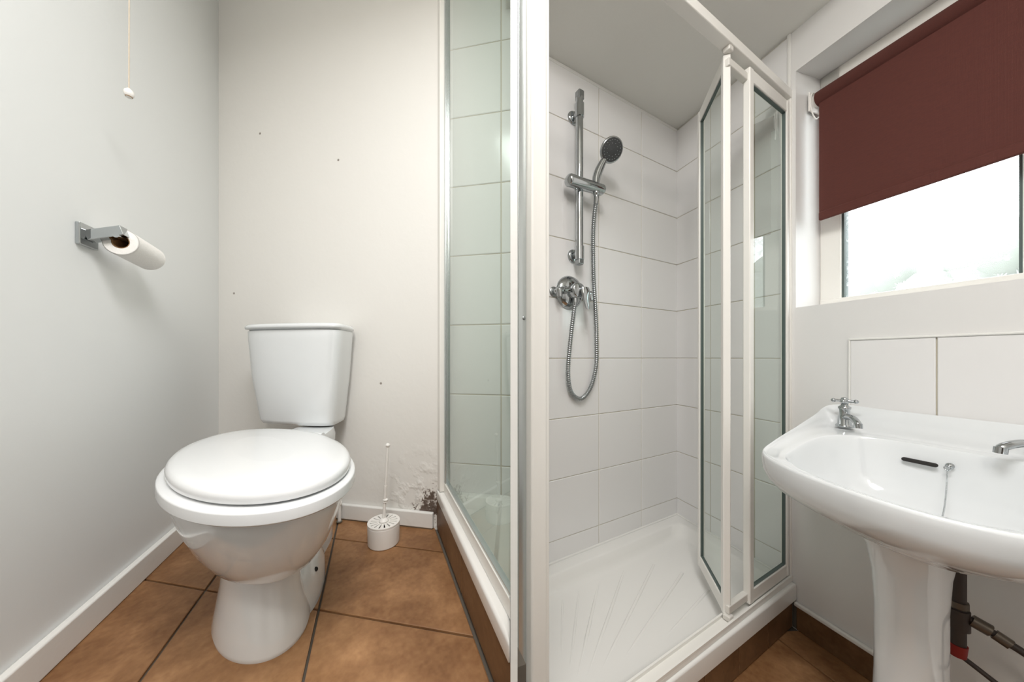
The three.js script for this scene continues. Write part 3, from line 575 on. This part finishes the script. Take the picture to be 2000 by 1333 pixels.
// ---------------------------------------------------------------- toilet
const ell = (cx, cd, ax, a, b, y, n = 72, pow = 2) => Array.from({ length: n }, (_, i) => {           // plan ellipse, long axis at angle ax
  const q = i / n * 6.283185, c = Math.cos(q), s = Math.sin(q), k = (Math.abs(c) ** pow + Math.abs(s) ** pow) ** (-1 / pow), u = c * a * k, v = s * b * k;
  return [cx + Math.cos(ax) * u - Math.sin(ax) * v, y, -(cd + Math.sin(ax) * u + Math.cos(ax) * v)];
});
{
  const T = [-0.56, 0.7], t = new THREE.Group(); t.name = 'toilet'; t.position.set(T[0], FLH, -T[1]); scene.add(t);
  t.userData = { label: 'white ceramic close-coupled toilet with its lid closed', category: 'toilet' };
  const at = (g) => { const a = Array.isArray(g) ? g : [g]; a.forEach((x) => x.translate(-T[0], 0, T[1])); return a; };
  const ax = Math.atan2(0.655, -0.756), la = 0.303, lb = 0.164, c = [-0.561, 0.753];
  const E = (y, a, b, dc = [0, 0], pow = 2) => ell(c[0] + dc[0], c[1] + dc[1], ax, a, b, y, 96, pow);
  // lid
  part('lid', at(skin([E(0.404, la - 0.008, lb - 0.008), E(0.405, la - 0.002, lb - 0.002), E(0.4055, la, lb), E(0.415, la + 0.001, lb + 0.001), E(0.421, la - 0.001, lb - 0.001), E(0.426, la - 0.006, lb - 0.006), E(0.429, la - 0.015, lb - 0.015), E(0.431, la - 0.032, lb - 0.03), E(0.4335, la - 0.09, lb - 0.07), E(0.4345, la - 0.16, lb - 0.11)])), M.seat, t);
  // seat ring
  const d = [0.004, -0.008];
  part('seat', at(skin([E(0.375, la, lb, d), E(0.3755, la + 0.008, lb + 0.008, d), E(0.378, la + 0.0105, lb + 0.0105, d), E(0.379, la + 0.011, lb + 0.011, d), E(0.396, la + 0.011, lb + 0.011, d), E(0.3985, la + 0.009, lb + 0.009, d), E(0.4, la + 0.004, lb + 0.004, d), E(0.4005, la - 0.004, lb - 0.004, d)])), M.seat, t);
  // bowl and foot in one body, as two skins that meet under the bowl's lip
  const bowl = skin([E(0.15, 0.1, 0.06, [-0.015, 0.035]), E(0.158, 0.135, 0.075, [-0.015, 0.03]), E(0.175, 0.168, 0.092, [-0.012, 0.024]), E(0.2, 0.2, 0.11, [-0.009, 0.017]), E(0.24, 0.232, 0.129, [-0.006, 0.01]), E(0.29, 0.256, 0.146, [-0.002, 0.002]), E(0.335, 0.272, 0.157, [0.002, -0.004]), E(0.365, 0.28, 0.163, [0.004, -0.008]), E(0.374, 0.278, 0.161, [0.004, -0.008])]);
  const foot = skin([E(0, 0.155, 0.094, [-0.018, 0.025]), E(0.012, 0.159, 0.096, [-0.018, 0.025]), E(0.04, 0.151, 0.091, [-0.02, 0.027]), E(0.1, 0.136, 0.08, [-0.024, 0.03]), E(0.16, 0.13, 0.076, [-0.026, 0.034]), E(0.2, 0.13, 0.078, [-0.026, 0.036])]);
  // outlet at the back, towards the wall
  const back = skin([[0, 0.16, 0.062], [0.05, 0.16, 0.06], [0.085, 0.155, 0.06], [0.11, 0.14, 0.062], [0.16, 0.14, 0.06], [0.3, 0.15, 0.07], [0.38, 0.15, 0.075], [0.402, 0.14, 0.07]].map(([y, a, b]) => ell(-0.62, 1.02, 1.76, a, b, y, 48, 3)));
  part('pan', at([bowl, foot, back]), M.china, t);
  part('foot_flange', at(skin([[0, 0.19, 0.1], [0.06, 0.185, 0.098], [0.1, 0.16, 0.08], [0.13, 0.11, 0.055]].map(([y, a, b]) => ell(-0.562, 0.848, 1.9, a * 0.72, b * 0.86, y, 48, 2.6)))), M.china, t);
  // cistern: front face parallel to the back wall
  const F = (x, z) => { const p = [R[0] + B[0] * x + B[1] * z, R[1] + B[1] * x - B[0] * z]; return p; };      // x along the wall from R, z out of it
  const rr = (w, dp, y, xc, r, bow = 0) => { const pts = []; const n = 64; for (let i = 0; i < n; i++) { const q = i / n * 6.283185, cc = Math.cos(q), ss = Math.sin(q), k = (Math.abs(cc) ** r + Math.abs(ss) ** r) ** (-1 / r); const x = xc + cc * k * (w / 2 - 0.022 * (1 - ss * k)), z = 0.006 + dp / 2 + ss * k * dp / 2 + (ss > 0 ? bow * (1 - (cc * k) ** 2) : 0); const p = F(x, z); pts.push([p[0], y, -p[1]]); } return pts.reverse(); };
  const xc = -0.49;
  part('cistern', at(skin([rr(0.296, 0.13, 0.405, xc, 6, 0.01), rr(0.318, 0.142, 0.409, xc, 6, 0.012), rr(0.328, 0.15, 0.425, xc, 6, 0.014), rr(0.371, 0.165, 0.58, xc, 6, 0.016), rr(0.396, 0.17, 0.72, xc, 6, 0.016), rr(0.400, 0.17, 0.75, xc, 6, 0.016), rr(0.394, 0.166, 0.752, xc, 6, 0.016)])), M.china, t);
  part('cistern_lid', at(skin([rr(0.392, 0.165, 0.752, xc, 6, 0.016), rr(0.396, 0.167, 0.755, xc, 6, 0.016), rr(0.409, 0.176, 0.757, xc, 6, 0.018), rr(0.412, 0.178, 0.762, xc, 6, 0.018), rr(0.410, 0.177, 0.768, xc, 6, 0.018), rr(0.400, 0.172, 0.774, xc, 6, 0.017), rr(0.376, 0.15, 0.776, xc, 6, 0.015)])), M.china, t);
  part('bolt_hole', at(ball([-0.478, 0.078, -0.835], 0.006)), M.dark, t, 'dark fixing hole in the side of the foot');
  part('hinge', at([rod([-0.60, 0.405, -0.975], [-0.53, 0.405, -0.965], 0.012)]), M.seat, t);
}

// ---------------------------------------------------------------- left room fittings
{
  const t = thing('toilet_roll_holder', 'square chrome toilet roll holder screwed to the painted wall', 'toilet roll holder', K, A, FLH);
  // local x deeper along the wall, z out of the wall; the arm leaves the plate and turns along the wall
  const x0 = -0.705, x1 = -0.652;
  part('plate', box(x0, x1, 0.918, 0.970, 0, 0.009, 0.0025), M.chrome, t);
  part('arm', (() => { const g = box(-0.0125, 0.0125, -0.012, 0.012, 0, 0.068, 0.002); g.rotateX(-0.32); g.translate(-0.677, 0.944, 0.007); return g; })(), M.chrome, t);
  part('spindle', rod([-0.69, 0.951, 0.061], [-0.54, 0.945, 0.054], 0.006), M.chrome, t);
}
{
  const t = thing('toilet_roll', 'white toilet paper roll hanging on the chrome holder', 'toilet roll', K, A, FLH);
  const a = [-0.672, 0.941, 0.059], b = [-0.55, 0.935, 0.052], len = Math.hypot(b[0] - a[0], b[1] - a[1], b[2] - a[2]);
  part('paper', latheAlong([[0.017, 0], [0.031, 0], [0.033, 0.002], [0.033, len - 0.002], [0.031, len], [0.017, len], [0.017, 0]], a, b, 48), M.paper, t);
  part('core', latheAlong([[0.0148, 0.001], [0.017, 0.001], [0.017, len - 0.001], [0.0148, len - 0.001], [0.0148, 0.001]], a, b, 40), M.card, t, 'brown cardboard core');
  const la = latheAlong([[0.0335, 0.002], [0.0335, len - 0.002]], a, b, 40); part('loose_sheet', la, M.paper, t);
}
{
  const t = thing('light_pull', 'thin light pull cord with small round knob near the painted wall', 'pull cord', [-0.89, 0.754], [1, 0], 0);
  part('cord', tube([[0, 1.69, 0], [0.001, 2.1, 0], [0, CEIL2, 0]], 0.0015, 20, 8), M.cord, t);
  const k = part('knob', lathe([[0, 0], [0.0045, 0.001], [0.0085, 0.006], [0.0095, 0.012], [0.008, 0.018], [0.004, 0.022], [0.002, 0.024], [0, 0.024]].map(([r, y]) => [r, y + 1.666]), 24), M.plastic, t);
  part('ring', new THREE.TorusGeometry(0.0055, 0.0012, 8, 24).rotateX(Math.PI / 2).translate(0, 1.6695, 0), M.card, k);
}
{
  const t = thing('toilet_brush', 'white toilet brush in its round slotted plastic holder on the tiled floor', 'toilet brush', [-0.381, 1.086], [1, 0], FLH);
  const pot = part('holder', lathe([[0, 0], [0.05, 0], [0.053, 0.004], [0.0545, 0.066], [0.053, 0.07], [0.05, 0.071]], 56), M.plastic, t);
  const s = new THREE.Shape(); s.absarc(0, 0, 0.0545, 0, Math.PI * 2);
  for (let k = 0; k < 16; k++) { const a = k / 16 * 6.2832, h = new THREE.Path(), c = Math.cos(a), n = Math.sin(a), q = (r, w) => [c * r - n * w, n * r + c * w]; h.moveTo(...q(0.021, -0.0012)); h.lineTo(...q(0.046, -0.0026)); h.lineTo(...q(0.046, 0.0026)); h.lineTo(...q(0.021, 0.0012)); h.closePath(); s.holes.push(h); }
  const lid = new THREE.ExtrudeGeometry(s, { depth: 0.004, bevelEnabled: false, curveSegments: 48 }); lid.rotateX(-Math.PI / 2); lid.translate(0, 0.071, 0);
  part('slotted_lid', lid, M.plastic, t);
  part('inside', new THREE.CylinderGeometry(0.048, 0.048, 0.002, 40).translate(0, 0.05, 0), std('#57534c', 0.9), pot);
  part('collar', lathe([[0, 0.074], [0.017, 0.074], [0.016, 0.08], [0.008, 0.086], [0, 0.088]], 28), M.plastic, t);
  part('handle', [rod([0, 0.08, 0], [0.006, 0.2, -0.002], 0.0055), rod([0.006, 0.2, -0.002], [0.013, 0.342, -0.004], 0.0042, 0.005), ball([0.006, 0.15, -0.001], 0.009, 1, 0.5, 1), ball([0.013, 0.342, -0.004], 0.008, 1, 0.9, 1), box(-0.0015, 0.0115, 0.14, 0.146, -0.006, 0.006, 0.002)], M.plastic, t);
}
{
  const t = thing('supply_valve', 'small white water pipe with valve at the skirting behind the toilet', 'valve', R, B, FLH);
  part('pipe', [rod([-0.388, 0.002, 0.035], [-0.388, 0.078, 0.035], 0.0065), rod([-0.388, 0.075, 0.035], [-0.43, 0.08, 0.035], 0.006)], M.gloss, t);
  part('valve_body', [ball([-0.388, 0.076, 0.035], 0.0105), rod([-0.388, 0.082, 0.035], [-0.386, 0.096, 0.04], 0.007), ball([-0.386, 0.098, 0.04], 0.0085)], M.plastic, t);
  part('collar', new THREE.TorusGeometry(0.008, 0.003, 8, 20).rotateX(Math.PI / 2).translate(-0.388, 0.005, 0.035), M.grime, t);
}

// ---------------------------------------------------------------- added light panel overhead, and the lamp behind the camera
{
  const t = thing('added_light_panel', 'added unseen flat square light panel hanging from the ceiling above the camera', 'lamp', [ADDED_PANEL.at[0], ADDED_PANEL.at[2]], [1, 0], 0);
  const h = ADDED_PANEL.size / 2, y = ADDED_PANEL.at[1];
  part('housing', box(-h - 0.02, h + 0.02, y + 0.006, y + 0.04, -h - 0.02, h + 0.02, 0.006), M.frameWhite, t);
  part('diffuser', box(-h, h, y, y + 0.008, -h, h), M.addedPanelGlow, t);
  for (const [a, b] of [[-1, -1], [1, -1], [-1, 1], [1, 1]]) part('suspension_rod', rod([a * h * 0.8, y + 0.03, b * h * 0.8], [a * h * 0.8, CEIL2, b * h * 0.8], 0.004), M.chromeDull, t);
  const l = new THREE.RectAreaLight(new THREE.Color(...ADDED_PANEL.color), ADDED_PANEL.power, ADDED_PANEL.size, ADDED_PANEL.size);
  l.position.set(0, y - 0.003, 0); l.rotation.x = -Math.PI / 2; l.name = 'added_panel_light'; t.add(l);
}
{
  const t = thing('globe_lamp', 'round opal globe lamp on a cord behind the camera', 'lamp', [GLOBE.at[0], GLOBE.at[2]], [1, 0], 0);
  part('globe', new THREE.SphereGeometry(GLOBE.radius, 32, 20).translate(0, GLOBE.at[1], 0), M.opal, t);
  part('cord', rod([0, GLOBE.at[1] + GLOBE.radius - 0.004, 0], [0, CEIL2, 0], 0.004), M.frameWhite, t);
  const l = new THREE.PointLight(new THREE.Color(...GLOBE.color), GLOBE.power, 0, 2);
  l.position.set(0, GLOBE.at[1], 0); l.castShadow = true; l.shadow.radius = GLOBE.radius / 0.02; l.shadow.mapSize.set(1024, 1024); l.name = 'globe_light'; t.add(l);
}
renderer.render(scene, camera);
